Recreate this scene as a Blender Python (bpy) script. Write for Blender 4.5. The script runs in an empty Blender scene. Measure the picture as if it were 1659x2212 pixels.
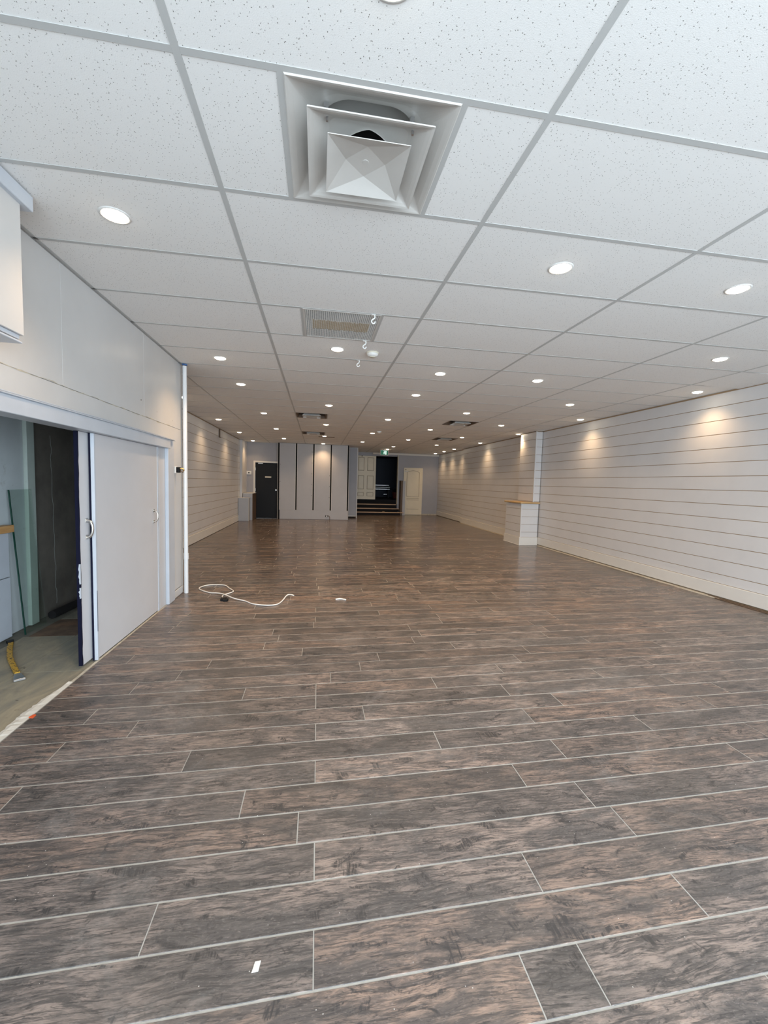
import bpy, bmesh, math, random
from mathutils import Vector, Matrix
random.seed(7)
S = bpy.context.scene
COL = S.collection

# ------------------------------------------------------------------ camera
H = 2.635                      # ceiling height
CAMZ = 1.355
cam_data = bpy.data.cameras.new('camera')
cam_data.sensor_fit = 'HORIZONTAL'
cam_data.sensor_width = 36.0
cam_data.lens = 36.0 * 899.68 / 1659.0
cam_data.clip_start = 0.05
cam_data.clip_end = 200
cam = bpy.data.objects.new('camera', cam_data)
COL.objects.link(cam)
yaw, pitch, roll = 0.15923, -0.06968, 0.02772
fwd = Vector((math.sin(yaw)*math.cos(pitch), math.cos(yaw)*math.cos(pitch), math.sin(pitch)))
rgt = Vector((math.cos(yaw), -math.sin(yaw), 0))
upv = rgt.cross(fwd)
r2 = rgt*math.cos(roll) + upv*math.sin(roll)
u2 = -rgt*math.sin(roll) + upv*math.cos(roll)
m = Matrix((r2, u2, -fwd)).transposed().to_4x4()
m.translation = (0, 0, CAMZ)
cam.matrix_world = m
S.camera = cam

# ------------------------------------------------------------------ world, daylight, exposure
W = bpy.data.worlds.new('overcast_sky')
S.world = W
W.use_nodes = True
bg = W.node_tree.nodes['Background']
bg.inputs['Color'].default_value = (0.72, 0.86, 1.0, 1)
bg.inputs['Strength'].default_value = 2.5

def area(name, loc, sx, sy, power, color, rot):
    l = bpy.data.lights.new(name, 'AREA')
    l.shape = 'RECTANGLE'; l.size = sx; l.size_y = sy
    l.energy = power; l.color = color
    o = bpy.data.objects.new(name, l)
    o.location = loc; o.rotation_euler = rot
    COL.objects.link(o)
    return o
# overcast daylight through the shop window behind the camera
area('shop_window_daylight', (1.75, -3.2, 1.75), 9.0, 3.4, 790, (0.81, 0.92, 1.0), (math.radians(90), 0, 0))

SPOT_POWER = 72.0
WALL_SPOT_POWER = 36.0          # the rows beside the walls and the first ones by the shop window are dimmed lower
SPOT_COLOR = (1.0, 0.66, 0.36)
S.view_settings.view_transform = 'Standard'
S.view_settings.look = 'None'
S.view_settings.gamma = 1.0
S.view_settings.use_curve_mapping = False
S.view_settings.exposure = 0.0

# ------------------------------------------------------------------ materials
def mat(name, color, rough=0.6, metal=0.0, spec=0.5):
    m = bpy.data.materials.new(name)
    m.use_nodes = True
    b = m.node_tree.nodes['Principled BSDF']
    b.inputs['Base Color'].default_value = (*color, 1)
    b.inputs['Roughness'].default_value = rough
    b.inputs['Metallic'].default_value = metal
    b.inputs['Specular IOR Level'].default_value = spec
    return m

class NT:
    def __init__(s, m):
        s.t = m.node_tree; s.b = s.t.nodes['Principled BSDF']
    def n(s, typ, **kw):
        nd = s.t.nodes.new(typ)
        for k, v in kw.items():
            if k in nd.inputs.keys(): nd.inputs[k].default_value = v
            else: setattr(nd, k, v)
        return nd
    def l(s, a, b): s.t.links.new(a, b)
    def math(s, op, a, b=None, clamp=False):
        nd = s.t.nodes.new('ShaderNodeMath'); nd.operation = op; nd.use_clamp = clamp
        for i, v in enumerate((a, b)):
            if v is None: continue
            if isinstance(v, (int, float)): nd.inputs[i].default_value = v
            else: s.l(v, nd.inputs[i])
        return nd.outputs[0]
    def ramp(s, fac, p):
        nd = s.t.nodes.new('ShaderNodeValToRGB')
        e = nd.color_ramp.elements
        e[0].position, e[1].position = p[0][0], p[-1][0]
        for q in p[1:-1]: e.new(q[0])
        for i, q in enumerate(sorted(p, key=lambda t: t[0])):
            c = q[1]
            e[i].color = (c, c, c, 1) if isinstance(c, (int, float)) else (*c, 1)
        s.l(fac, nd.inputs[0])
        return nd.outputs[0]
    def mix(s, fac, a, b):
        nd = s.t.nodes.new('ShaderNodeMix'); nd.data_type = 'RGBA'
        for v, i in ((fac, 0), (a, 6), (b, 7)):
            if isinstance(v, (int, float)): nd.inputs[i].default_value = v
            elif isinstance(v, tuple): nd.inputs[i].default_value = (*v, 1)
            else: s.l(v, nd.inputs[i])
        return nd.outputs[2]
    def mapping(s, vec, scale, loc=(0, 0, 0)):
        nd = s.t.nodes.new('ShaderNodeMapping')
        nd.inputs['Scale'].default_value = scale; nd.inputs['Location'].default_value = loc
        s.l(vec, nd.inputs[0]); return nd.outputs[0]
    def noise(s, vec, scale, detail=3, rough=0.5, dist=0.0):
        nd = s.t.nodes.new('ShaderNodeTexNoise')
        nd.inputs['Scale'].default_value = scale; nd.inputs['Detail'].default_value = detail
        nd.inputs['Roughness'].default_value = rough; nd.inputs['Distortion'].default_value = dist
        s.l(vec, nd.inputs['Vector']); return nd.outputs['Fac']
    def pos(s): return s.t.nodes.new('ShaderNodeNewGeometry').outputs['Position']
    def bump(s, h, strength=0.3, dist=0.002):
        nd = s.t.nodes.new('ShaderNodeBump')
        nd.inputs['Strength'].default_value = strength; nd.inputs['Distance'].default_value = dist
        s.l(h, nd.inputs['Height']); s.l(nd.outputs[0], s.b.inputs['Normal'])

def painted(name, color, rough=0.5, var=0.06, scale=3.0, bump=0.05, dirt=None):
    """painted surface with faint roller texture and uneven tone"""
    m = mat(name, color, rough)
    t = NT(m); p = t.pos()
    n1 = t.noise(p, scale, 4, 0.6)
    dark = tuple(c*(1-var) for c in color); lite = tuple(min(1, c*(1+var)) for c in color)
    c = t.mix(t.ramp(n1, [(0.3, 0.0), (0.7, 1.0)]), dark, lite)
    if dirt:
        d = t.noise(p, 9, 5, 0.7)
        c = t.mix(t.math('MULTIPLY', t.ramp(d, [(0.62, 0.0), (0.75, 1.0)]), 0.45), c, dirt)
    t.l(c, t.b.inputs['Base Color'])
    if bump: t.bump(t.noise(p, 220, 2), bump, 0.001)
    return m

M = {}
M['tile_paint'] = mat('ceiling_tile', (0.88, 0.88, 0.87), 0.9, spec=0.1)
t = NT(M['tile_paint']); p = t.pos()
def holes(scale, thr, stretch, gate_lo, rot):
    v = t.t.nodes.new('ShaderNodeMapping'); v.inputs['Rotation'].default_value = (0, 0, rot)
    v.inputs['Scale'].default_value = stretch; t.l(p, v.inputs[0])
    wob = t.t.nodes.new('ShaderNodeTexVoronoi'); wob.inputs['Scale'].default_value = scale
    t.l(v.outputs[0], wob.inputs['Vector'])
    h = t.math('LESS_THAN', wob.outputs['Distance'], thr)
    sep = t.n('ShaderNodeSeparateColor'); t.l(wob.outputs['Color'], sep.inputs[0])
    g = t.math('GREATER_THAN', sep.outputs[0], gate_lo)
    return t.math('MULTIPLY', h, g)
h1 = holes(110, 0.125, (1.0, 0.55, 1), 0.28, 0.5)
h2 = holes(110, 0.12, (0.6, 1.0, 1), 0.28, -0.3)
h3 = holes(190, 0.11, (1, 1, 1), 0.40, 0.2)
hh = t.math('MAXIMUM', t.math('MAXIMUM', h1, h2), t.math('MULTIPLY', h3, 0.6))
t.l(t.mix(hh, (0.88, 0.88, 0.87), (0.20, 0.195, 0.18)), t.b.inputs['Base Color'])
t.bump(t.math('SUBTRACT', t.noise(p, 300, 3), hh), 0.35, 0.0012)

M['tee'] = mat('tee_paint', (0.53, 0.54, 0.535), 0.55)
M['plenum'] = mat('plenum_dark', (0.05, 0.05, 0.05), 0.9)
M['shiplap'] = painted('shiplap_paint', (0.69, 0.685, 0.69), 0.42, 0.03, 2.5, 0.04)
M['groove'] = mat('raw_board_edge', (0.38, 0.265, 0.16), 0.8)
M['base_white'] = painted('baseboard_paint', (0.76, 0.74, 0.70), 0.38, 0.03, 3)
M['partition'] = painted('partition_paint', (0.60, 0.60, 0.60), 0.35, 0.05, 1.6, 0.06)
M['door_grey'] = painted('sliding_door_paint', (0.60, 0.605, 0.63), 0.4, 0.04, 1.8, 0.03)
M['trim_blue'] = painted('pale_blue_white_paint', (0.54, 0.58, 0.64), 0.35, 0.05, 4, 0.03)
M['navy'] = mat('navy_raw_edge', (0.004, 0.005, 0.020), 0.8, spec=0.2)
M['alcove'] = painted('alcove_wall_paint', (0.55, 0.60, 0.62), 0.55, 0.08, 2.2, 0.08, (0.30, 0.29, 0.26))
M['post_green'] = painted('pale_green_post', (0.52, 0.60, 0.56), 0.55, 0.06, 5, 0.05, (0.24, 0.22, 0.18))
M['plaster'] = painted('shade_dark_plaster', (0.16, 0.145, 0.125), 0.9, 0.25, 3, 0.2, (0.07, 0.06, 0.05))  # shade of the unlit alcove painted in as a dark brown base
M['grey_wall'] = painted('grey_wall_paint', (0.36, 0.36, 0.39), 0.5, 0.04, 2)
M['panel_grey'] = painted('panel_grey_paint', (0.44, 0.43, 0.44), 0.45, 0.03, 2)
M['panel_edge'] = mat('panel_edge_white', (0.72, 0.70, 0.66), 0.5)
M['black'] = mat('black_paint', (0.006, 0.006, 0.007), 0.5, spec=0.25)
M['black_flat'] = mat('black_flat', (0.008, 0.007, 0.008), 0.9)
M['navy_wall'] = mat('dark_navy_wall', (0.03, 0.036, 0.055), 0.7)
M['cream'] = painted('cream_door_paint', (0.78, 0.70, 0.54), 0.4, 0.03, 4)
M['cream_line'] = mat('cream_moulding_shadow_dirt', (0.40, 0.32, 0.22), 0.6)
M['brown'] = mat('brown_board', (0.13, 0.085, 0.055), 0.6)
M['grey_box'] = painted('grey_box_paint', (0.42, 0.43, 0.46), 0.5, 0.03, 3)
M['white_plastic'] = mat('white_plastic', (0.78, 0.78, 0.76), 0.35)
M['cream_plastic'] = mat('cream_plastic', (0.70, 0.66, 0.55), 0.4)
M['white_metal'] = painted('white_enamel_metal', (0.62, 0.61, 0.585), 0.4, 0.03, 7, 0.0)
M['chrome'] = mat('satin_nickel', (0.72, 0.70, 0.66), 0.22, 1.0)
M['silver'] = mat('worn_steel', (0.55, 0.55, 0.56), 0.4, 1.0)
M['brass'] = mat('brass', (0.55, 0.36, 0.12), 0.3, 1.0)
M['pvc'] = mat('white_pvc_pipe', (0.74, 0.76, 0.78), 0.3)
M['blue'] = mat('blue_tape', (0.05, 0.16, 0.42), 0.5)
M['cable_white'] = mat('white_cable', (0.80, 0.79, 0.76), 0.4)
M['grout'] = painted('floor_grout', (0.40, 0.385, 0.35), 0.8, 0.1, 30)
M['mortar'] = painted('pale_mortar_strip', (0.50, 0.46, 0.38), 0.85, 0.2, 20, 0.2)
M['paper'] = painted('torn_paper', (0.72, 0.70, 0.64), 0.7, 0.08, 18, 0.1)
M['orange'] = mat('orange_bit', (0.8, 0.12, 0.03), 0.5)
M['pot_red'] = mat('terracotta', (0.16, 0.035, 0.02), 0.7)
M['leaf'] = mat('dark_leaf', (0.012, 0.02, 0.012), 0.6)
M['exit_green'] = mat('exit_green', (0.0, 0.13, 0.06), 0.4)
bb = M['exit_green'].node_tree.nodes['Principled BSDF']
bb.inputs['Emission Color'].default_value = (0.0, 0.30, 0.14, 1); bb.inputs['Emission Strength'].default_value = 0.22
M['exit_white'] = mat('exit_white', (0.8, 0.85, 0.82), 0.4)
bb = M['exit_white'].node_tree.nodes['Principled BSDF']
bb.inputs['Emission Color'].default_value = (0.75, 1.0, 0.9, 1); bb.inputs['Emission Strength'].default_value = 0.9
M['filter'] = painted('brown_filter', (0.42, 0.33, 0.21), 0.9, 0.15, 25)
M['duct'] = mat('duct_grey', (0.30, 0.31, 0.32), 0.7)
M['stone'] = painted('pavement', (0.52, 0.52, 0.51), 0.9, 0.1, 2)
M['lens'] = mat('lamp_lens', (1, 0.9, 0.75), 0.4)
bb = M['lens'].node_tree.nodes['Principled BSDF']
bb.inputs['Emission Color'].default_value = (1.0, 0.86, 0.64, 1); bb.inputs['Emission Strength'].default_value = 22.0

g = bpy.data.materials.new('green_glass'); g.use_nodes = True
nt = g.node_tree; nt.nodes.remove(nt.nodes['Principled BSDF'])
tr = nt.nodes.new('ShaderNodeBsdfTransparent'); tr.inputs[0].default_value = (0.93, 0.965, 0.945, 1)
gs = nt.nodes.new('ShaderNodeBsdfGlossy'); gs.inputs['Roughness'].default_value = 0.02
mx = nt.nodes.new('ShaderNodeMixShader')
mx.inputs[0].default_value = 0.08; nt.links.new(tr.outputs[0], mx.inputs[1]); nt.links.new(gs.outputs[0], mx.inputs[2])
nt.links.new(mx.outputs[0], nt.nodes['Material Output'].inputs[0])
M['glass'] = g
M['glass_edge'] = mat('dark_green_glass_edge', (0.01, 0.05, 0.035), 0.15)

# light timber (sill caps, nosings, counter)
def timber(name, c1, c2, sc=(2, 30, 30)):
    m = mat(name, c1, 0.5); t = NT(m); p = t.pos()
    n = t.noise(t.mapping(p, sc), 1.0, 5, 0.6, 0.5)
    t.l(t.mix(t.ramp(n, [(0.35, 0.0), (0.65, 1.0)]), c1, c2), t.b.inputs['Base Color'])
    return m
M['pine'] = timber('pine', (0.62, 0.43, 0.22), (0.50, 0.32, 0.14), (4, 4, 40))
M['oak'] = timber('plywood_edge', (0.52, 0.26, 0.09), (0.62, 0.36, 0.15), (30, 4, 40))
M['nosing'] = timber('nosing_wood', (0.62, 0.42, 0.26), (0.52, 0.33, 0.19), (3, 30, 30))

# plywood subfloor of the alcove: grey-yellow, stained
m = mat('plywood_floor', (0.36, 0.33, 0.25), 0.8); t = NT(m); p = t.pos()
a = t.noise(t.mapping(p, (5, 1.6, 1)), 1.6, 6, 0.65, 0.8)
b_ = t.noise(t.mapping(p, (3, 12, 1)), 1.5, 6, 0.7, 1.0)
c = t.mix(t.ramp(a, [(0.35, 0.0), (0.65, 1.0)]), (0.24, 0.23, 0.19), (0.38, 0.335, 0.24))
c = t.mix(t.math('MULTIPLY', t.ramp(b_, [(0.6, 0.0), (0.72, 1.0)]), 0.6), c, (0.11, 0.09, 0.07))
d_ = t.noise(t.mapping(p, (8, 14, 1)), 1.2, 4, 0.6)
c = t.mix(t.ramp(d_, [(0.68, 0.0), (0.72, 1.0)]), c, (0.08, 0.07, 0.06))
t.l(c, t.b.inputs['Base Color']); t.bump(a, 0.15, 0.002)
M['ply'] = m
M['ply_brown'] = painted('brown_subfloor', (0.17, 0.11, 0.075), 0.85, 0.3, 9, 0.1, (0.04, 0.03, 0.025))
M['ply_dark'] = painted('dark_subfloor_strip', (0.20, 0.19, 0.155), 0.85, 0.2, 6, 0.1)

# pry bar: yellow paint worn through to black
m = mat('worn_yellow_paint', (0.55, 0.32, 0.03), 0.5); t = NT(m); p = t.pos()
n = t.noise(p, 55, 4, 0.7)
n2 = t.noise(p, 3.0, 1)
c = t.mix(t.ramp(n, [(0.53, 0.0), (0.58, 1.0)]), (0.58, 0.34, 0.03), (0.03, 0.025, 0.02))
t.l(c, t.b.inputs['Base Color']); M['yellow'] = m

# wood-look porcelain planks
m = mat('wood_look_plank', (0.15, 0.11, 0.09), 0.35); t = NT(m)
pos = t.pos()
oi = t.n('ShaderNodeObjectInfo').outputs['Random']
at = t.n('ShaderNodeAttribute', attribute_name='pr').outputs['Fac']
rnd = t.math('FRACT', t.math('ADD', oi, at))
off = t.n('ShaderNodeCombineXYZ')
t.l(t.math('MULTIPLY', rnd, 37.0), off.inputs[0]); t.l(t.math('MULTIPLY', rnd, 91.0), off.inputs[1]); t.l(t.math('MULTIPLY', rnd, 13.0), off.inputs[2])
va = t.n('ShaderNodeVectorMath', operation='ADD'); t.l(pos, va.inputs[0]); t.l(off.outputs[0], va.inputs[1])
P = va.outputs[0]
# domain warp so that the grain swirls
wn = t.n('ShaderNodeTexNoise'); wn.inputs['Scale'].default_value = 3.2; wn.inputs['Detail'].default_value = 2
t.l(t.mapping(P, (1, 2.2, 1)), wn.inputs['Vector'])
wv = t.n('ShaderNodeVectorMath', operation='SUBTRACT'); t.l(wn.outputs['Color'], wv.inputs[0]); wv.inputs[1].default_value = (0.5, 0.5, 0.5)
ws = t.n('ShaderNodeVectorMath', operation='SCALE'); t.l(wv.outputs[0], ws.inputs[0]); ws.inputs['Scale'].default_value = 0.055
wa = t.n('ShaderNodeVectorMath', operation='ADD'); t.l(P, wa.inputs[0]); t.l(ws.outputs[0], wa.inputs[1])
PW = wa.outputs[0]
tone = t.noise(t.mapping(P, (2.0, 6.0, 1)), 1.3, 6, 0.65, 0.8)
tone2 = t.noise(t.mapping(PW, (7, 30, 1)), 1.3, 6, 0.72, 0.5)
fine = t.noise(t.mapping(PW, (16, 210, 1)), 1.0, 5, 0.65, 0.3)
med = t.noise(t.mapping(PW, (7, 85, 1)), 1.0, 6, 0.7, 0.4)
lines = t.noise(t.mapping(PW, (3.0, 22, 1)), 1.0, 4, 0.55, 0.7)
blot = t.noise(t.mapping(P, (5, 11, 1)), 1.2, 5, 0.68, 1.2)
scr = t.noise(t.mapping(PW, (150, 12, 1)), 1.0, 3, 0.5)
grit = t.noise(t.mapping(P, (60, 160, 1)), 1.0, 4, 0.7)
ln = t.math('ABSOLUTE', t.math('SUBTRACT', t.math('FRACT', t.math('MULTIPLY', lines, 13.0)), 0.5))
ln = t.ramp(ln, [(0.0, 1.0), (0.16, 0.0)])
ln = t.math('MULTIPLY', ln, t.ramp(med, [(0.40, 0.0), (0.55, 1.0)]))
base = t.mix(t.ramp(tone, [(0.40, 0.0), (0.58, 1.0)]), (0.094, 0.078, 0.070), (0.295, 0.208, 0.162))
base = t.mix(t.math('MULTIPLY', t.ramp(tone2, [(0.47, 0.0), (0.58, 1.0)]), 0.70), base, (0.058, 0.050, 0.049))
base = t.mix(t.math('MULTIPLY', t.ramp(med, [(0.51, 0.0), (0.58, 1.0)]), 0.78), base, (0.036, 0.031, 0.030))
base = t.mix(t.math('MULTIPLY', t.ramp(fine, [(0.51, 0.0), (0.59, 1.0)]), 0.62), base, (0.042, 0.036, 0.034))
base = t.mix(t.math('MULTIPLY', ln, 0.90), base, (0.014, 0.013, 0.014))
base = t.mix(t.math('MULTIPLY', t.ramp(grit, [(0.56, 0.0), (0.72, 1.0)]), 0.40), base, (0.36, 0.295, 0.26))
kn = t.ramp(blot, [(0.565, 0.0), (0.63, 1.0)])
base = t.mix(t.math('MULTIPLY', kn, t.ramp(scr, [(0.42, 0.40), (0.54, 0.97)])), base, (0.013, 0.013, 0.015))
# per-plank tone
pt = t.n('ShaderNodeHueSaturation'); t.l(base, pt.inputs['Color'])
t.l(t.math('ADD', 0.74, t.math('MULTIPLY', t.math('FRACT', t.math('MULTIPLY', rnd, 7.31)), 0.55)), pt.inputs['Value'])
t.l(t.math('ADD', 0.66, t.math('MULTIPLY', t.math('FRACT', t.math('MULTIPLY', rnd, 3.77)), 0.45)), pt.inputs['Saturation'])
base = pt.outputs[0]
# construction dust: hazy wiped patches and specks
dust = t.noise(t.mapping(pos, (1.0, 1.4, 1)), 0.85, 7, 0.72, 1.5)
dust2 = t.noise(pos, 14, 4, 0.7)
rotm = t.n('ShaderNodeMapping'); rotm.inputs['Rotation'].default_value = (0, 0, math.radians(-62)); t.l(pos, rotm.inputs[0])
smear = t.noise(t.mapping(rotm.outputs[0], (0.7, 5.0, 1)), 0.8, 7, 0.72, 0.6)
dm = t.math('MULTIPLY', t.math('MAXIMUM', t.ramp(smear, [(0.60, 0.0), (0.74, 1.0)]), t.ramp(dust, [(0.53, 0.0), (0.70, 1.0)])), t.ramp(dust2, [(0.35, 0.25), (0.65, 1.0)]))
sy = t.n('ShaderNodeSeparateXYZ'); t.l(pos, sy.inputs[0])
front_dust_light = t.n('ShaderNodeMapRange'); front_dust_light.interpolation_type = 'SMOOTHSTEP'   # real dust toward the front, plus daylight brightness painted into the near floor
for k_, v_ in (('From Min', 2.5), ('From Max', 6.5), ('To Min', 1.0), ('To Max', 0.05)): front_dust_light.inputs[k_].default_value = v_
t.l(sy.outputs[1], front_dust_light.inputs['Value'])
dm = t.math('MULTIPLY', dm, front_dust_light.outputs[0])
dust_light_film = t.math('MULTIPLY', front_dust_light.outputs[0], 0.09)  # thin dust film, also lifting the front floor's colour as brighter light would
base = t.mix(dust_light_film, base, (0.42, 0.39, 0.37))
base = t.mix(t.math('MULTIPLY', dm, 0.36), base, (0.42, 0.40, 0.38))
sp = t.n('ShaderNodeTexVoronoi'); sp.inputs['Scale'].default_value = 55; t.l(pos, sp.inputs['Vector'])
sc = t.n('ShaderNodeSeparateColor'); t.l(sp.outputs['Color'], sc.inputs[0])
speck = t.math('MULTIPLY', t.math('LESS_THAN', sp.outputs['Distance'], 0.085), t.math('GREATER_THAN', sc.outputs[0], 0.93))
base = t.mix(t.math('MULTIPLY', speck, 0.8), base, (0.62, 0.60, 0.56))
t.l(base, t.b.inputs['Base Color'])
ro = t.math('ADD', t.math('ADD', 0.14, t.math('MULTIPLY', front_dust_light.outputs[0], 0.20)), t.math('MULTIPLY', dm, 0.20))
t.l(t.math('ADD', ro, t.math('MULTIPLY', fine, 0.10)), t.b.inputs['Roughness'])
t.bump(t.math('SUBTRACT', 0.0, t.math('ADD', t.math('MULTIPLY', fine, 0.6), t.math('MULTIPLY', t.math('ADD', ln, kn), 0.5))), 0.22, 0.0010)
M['plank'] = m

# ------------------------------------------------------------------ mesh helpers
class MB:
    def __init__(s): s.v = []; s.f = []
    def box(s, x0, x1, y0, y1, z0, z1):
        b = len(s.v)
        s.v += [(x0,y0,z0),(x1,y0,z0),(x1,y1,z0),(x0,y1,z0),(x0,y0,z1),(x1,y0,z1),(x1,y1,z1),(x0,y1,z1)]
        s.f += [tuple(b+i for i in q) for q in ((3,2,1,0),(4,5,6,7),(0,1,5,4),(1,2,6,5),(2,3,7,6),(3,0,4,7))]
        return s
    def hexa(s, pts):
        b = len(s.v); s.v += [tuple(q) for q in pts]
        s.f += [tuple(b+i for i in q) for q in ((3,2,1,0),(4,5,6,7),(0,1,5,4),(1,2,6,5),(2,3,7,6),(3,0,4,7))]
        return s
    def cyl(s, p0, p1, r0, r1=None, n=16, cap=True):
        r1 = r0 if r1 is None else r1
        p0, p1 = Vector(p0), Vector(p1); d = (p1-p0).normalized()
        a = d.orthogonal().normalized(); c = d.cross(a); b = len(s.v)
        for q, r in ((p0, r0), (p1, r1)):
            for k in range(n):
                w = 2*math.pi*k/n; s.v.append(tuple(q + (a*math.cos(w)+c*math.sin(w))*r))
        for k in range(n): s.f.append((b+k, b+(k+1) % n, b+n+(k+1) % n, b+n+k))
        if cap: s.f.append(tuple(b+k for k in reversed(range(n)))); s.f.append(tuple(b+n+k for k in range(n)))
        return s
    def lathe(s, prof, c, n=24, axis='z'):
        b = len(s.v)
        for r, z in prof:
            for k in range(n):
                w = 2*math.pi*k/n
                s.v.append((c[0]+r*math.cos(w), c[1]+r*math.sin(w), c[2]+z))
        for i in range(len(prof)-1):
            for k in range(n):
                s.f.append((b+i*n+k, b+i*n+(k+1) % n, b+(i+1)*n+(k+1) % n, b+(i+1)*n+k))
        if prof[0][0] > 1e-6: pass
        return s
    def tube(s, pts, r, n=8):
        pts = [Vector(q) for q in pts]; b = len(s.v); a = None
        for i, q in enumerate(pts):
            d = (pts[min(i+1, len(pts)-1)] - pts[max(i-1, 0)]).normalized()
            if a is None: a = d.orthogonal().normalized()
            a = (a - d*a.dot(d)).normalized(); c = d.cross(a)
            for k in range(n):
                w = 2*math.pi*k/n; s.v.append(tuple(q + (a*math.cos(w)+c*math.sin(w))*r))
        for i in range(len(pts)-1):
            for k in range(n): s.f.append((b+i*n+k, b+i*n+(k+1) % n, b+(i+1)*n+(k+1) % n, b+(i+1)*n+k))
        s.f.append(tuple(b+k for k in reversed(range(n)))); e = b+(len(pts)-1)*n
        s.f.append(tuple(e+k for k in range(n)))
        return s
    def quads(s, v, f):
        b = len(s.v); s.v += [tuple(q) for q in v]; s.f += [tuple(b+i for i in q) for q in f]; return s
    def mesh(s, name, m, bevel=0, smooth=False):
        me = bpy.data.meshes.new(name); me.from_pydata(s.v, [], s.f)
        bm = bmesh.new(); bm.from_mesh(me)
        bmesh.ops.recalc_face_normals(bm, faces=bm.faces)
        if bevel: bmesh.ops.bevel(bm, geom=bm.edges[:], offset=bevel, segments=1, affect='EDGES', clamp_overlap=True)
        bm.to_mesh(me); bm.free()
        if smooth:
            me.polygons.foreach_set('use_smooth', [True]*len(me.polygons))
        me.materials.append(m); return me
    def build(s, name, m, parent=None, bevel=0, smooth=False):
        return link(name, s.mesh(name, m, bevel, smooth), parent)

def link(name, me, parent=None):
    o = bpy.data.objects.new(name, me); COL.objects.link(o)
    if parent is not None: o.parent = parent
    return o
def tag(o, label, cat, group=None):
    o['label'] = label; o['category'] = cat
    if group: o['group'] = group
    return o
def thing(name, loc, label, cat, group=None, rz=0):
    o = bpy.data.objects.new(name, None); COL.objects.link(o)
    o.empty_display_size = 0.1
    o.location = loc; o.rotation_euler = (0, 0, rz)
    return tag(o, label, cat, group)
def structure(o, label=None, cat=None):
    o['kind'] = 'structure'
    if label: o['label'] = label
    if cat: o['category'] = cat
    return o
def stuff(o): o['kind'] = 'stuff'; return o
def smooth_pts(pts, n=6):
    pts = [Vector(q) for q in pts]; out = []
    for i in range(len(pts)-1):
        p0, p1, p2, p3 = pts[max(i-1,0)], pts[i], pts[i+1], pts[min(i+2,len(pts)-1)]
        for k in range(n):
            u = k/n
            out.append(0.5*((2*p1)+(-p0+p2)*u+(2*p0-5*p1+4*p2-p3)*u*u+(-p0+3*p1-3*p2+p3)*u**3))
    out.append(pts[-1]); return out

# ------------------------------------------------------------------ FLOOR
XR, XL, XP = 5.10, -2.53, -1.56          # right wall, far left wall, left partition faces
YF, YB = -1.0, 18.0
floor = structure(MB().box(XP-0.02, XR+0.3, YF, 5.16, -0.12, -0.0012).box(XL-0.1, XR+0.3, 5.16, YB, -0.12, -0.0012).build('floor', M['grout']),
                  'dark wood-look plank floor with pale grout joints and dust', 'floor')
PIT, Y0, SL, GR = 0.1552, 1.0284, 0.018, 0.0024
JOINT = {-2:1.27, -1:0.60, 0:0.01, 1:0.77, 2:0.01, 3:-0.055, 4:-0.29, 5:0.01, 6:0.65, 7:0.01, 8:0.29, 9:0.01, 10:0.81, 11:0.11, 12:0.33, 13:0.49, 14:1.15, 15:0.84}
PL = 1.25
EXTRA = {-1: [0.785], 10: [0.01]}
def plank_poly(x0, x1, n):
    ya = Y0+PIT*n+GR; yb = Y0+PIT*(n+1)-GR
    return [(x0, ya+SL*x0), (x1, ya+SL*x1), (x1, yb+SL*x1), (x0, yb+SL*x0)]
def plank_geo(mb, poly, dz, ch=0.0016):
    cx = sum(q[0] for q in poly)/4; cy = sum(q[1] for q in poly)/4
    b = len(mb.v)
    for q in poly: mb.v.append((q[0], q[1], -0.006))
    for q in poly: mb.v.append((q[0], q[1], dz-ch))
    for q in poly:
        mb.v.append((q[0]+(ch if q[0] < cx else -ch), q[1]+(ch if q[1] < cy else -ch), dz))
    for r in (0, 4):
        for k in range(4): mb.f.append((b+r+k, b+r+(k+1) % 4, b+r+4+(k+1) % 4, b+r+4+k))
    mb.f.append((b+8, b+9, b+10, b+11))
rng = random.Random(3)
near, far = [], []
for n in range(-9, 110):
    yc = Y0+PIT*(n+0.5)
    if yc > 17.75: break
    lim0 = XP+0.005 if yc < 5.18 else XL+0.004
    lim1 = XR-0.035 if yc < 9 else XR+0.12
    j0 = JOINT.get(n, rng.choice([0.0, 0.31, 0.62, 0.93])+rng.uniform(-0.06, 0.06))
    xs = [j0+PL*k for k in range(-5, 8)] + EXTRA.get(n, [])
    xs = sorted([x for x in xs if lim0+0.05 < x < lim1-0.05] + [lim0, lim1])
    for a, b in zip(xs, xs[1:]):
        poly = plank_poly(a+(GR*0.6 if a > lim0 else 0), b-(GR*0.6 if b < lim1 else 0), n)
        # in view of the photograph and near enough to be a piece of its own
        inview = yc > 0.72 and b > -1.0*yc and a < 1.25*yc+0.15
        (near if inview and len(near) < 298 else far).append((poly, rng.random()))
for poly, r in near:
    mb = MB(); cx = sum(q[0] for q in poly)/4; cy = sum(q[1] for q in poly)/4
    plank_geo(mb, [(q[0]-cx, q[1]-cy) for q in poly], 0.0)
    me = bpy.data.meshes.new('plank'); me.from_pydata(mb.v, [], mb.f); me.materials.append(M['plank'])
    o = link('plank', me, floor); o.location = (cx, cy, rng.uniform(-0.0004, 0.0002))
    o.rotation_euler = (rng.uniform(-0.0012, 0.0012), rng.uniform(-0.0005, 0.0005), 0)
mb = MB(); vals = []
for poly, r in far:
    k = len(mb.v); plank_geo(mb, poly, rng.uniform(-0.0004, 0.0002)); vals += [r]*(len(mb.v)-k)
me = bpy.data.meshes.new('plank_field'); me.from_pydata(mb.v, [], mb.f); me.materials.append(M['plank'])
at = me.attributes.new('pr', 'FLOAT', 'POINT'); at.data.foreach_set('value', vals)
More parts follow.
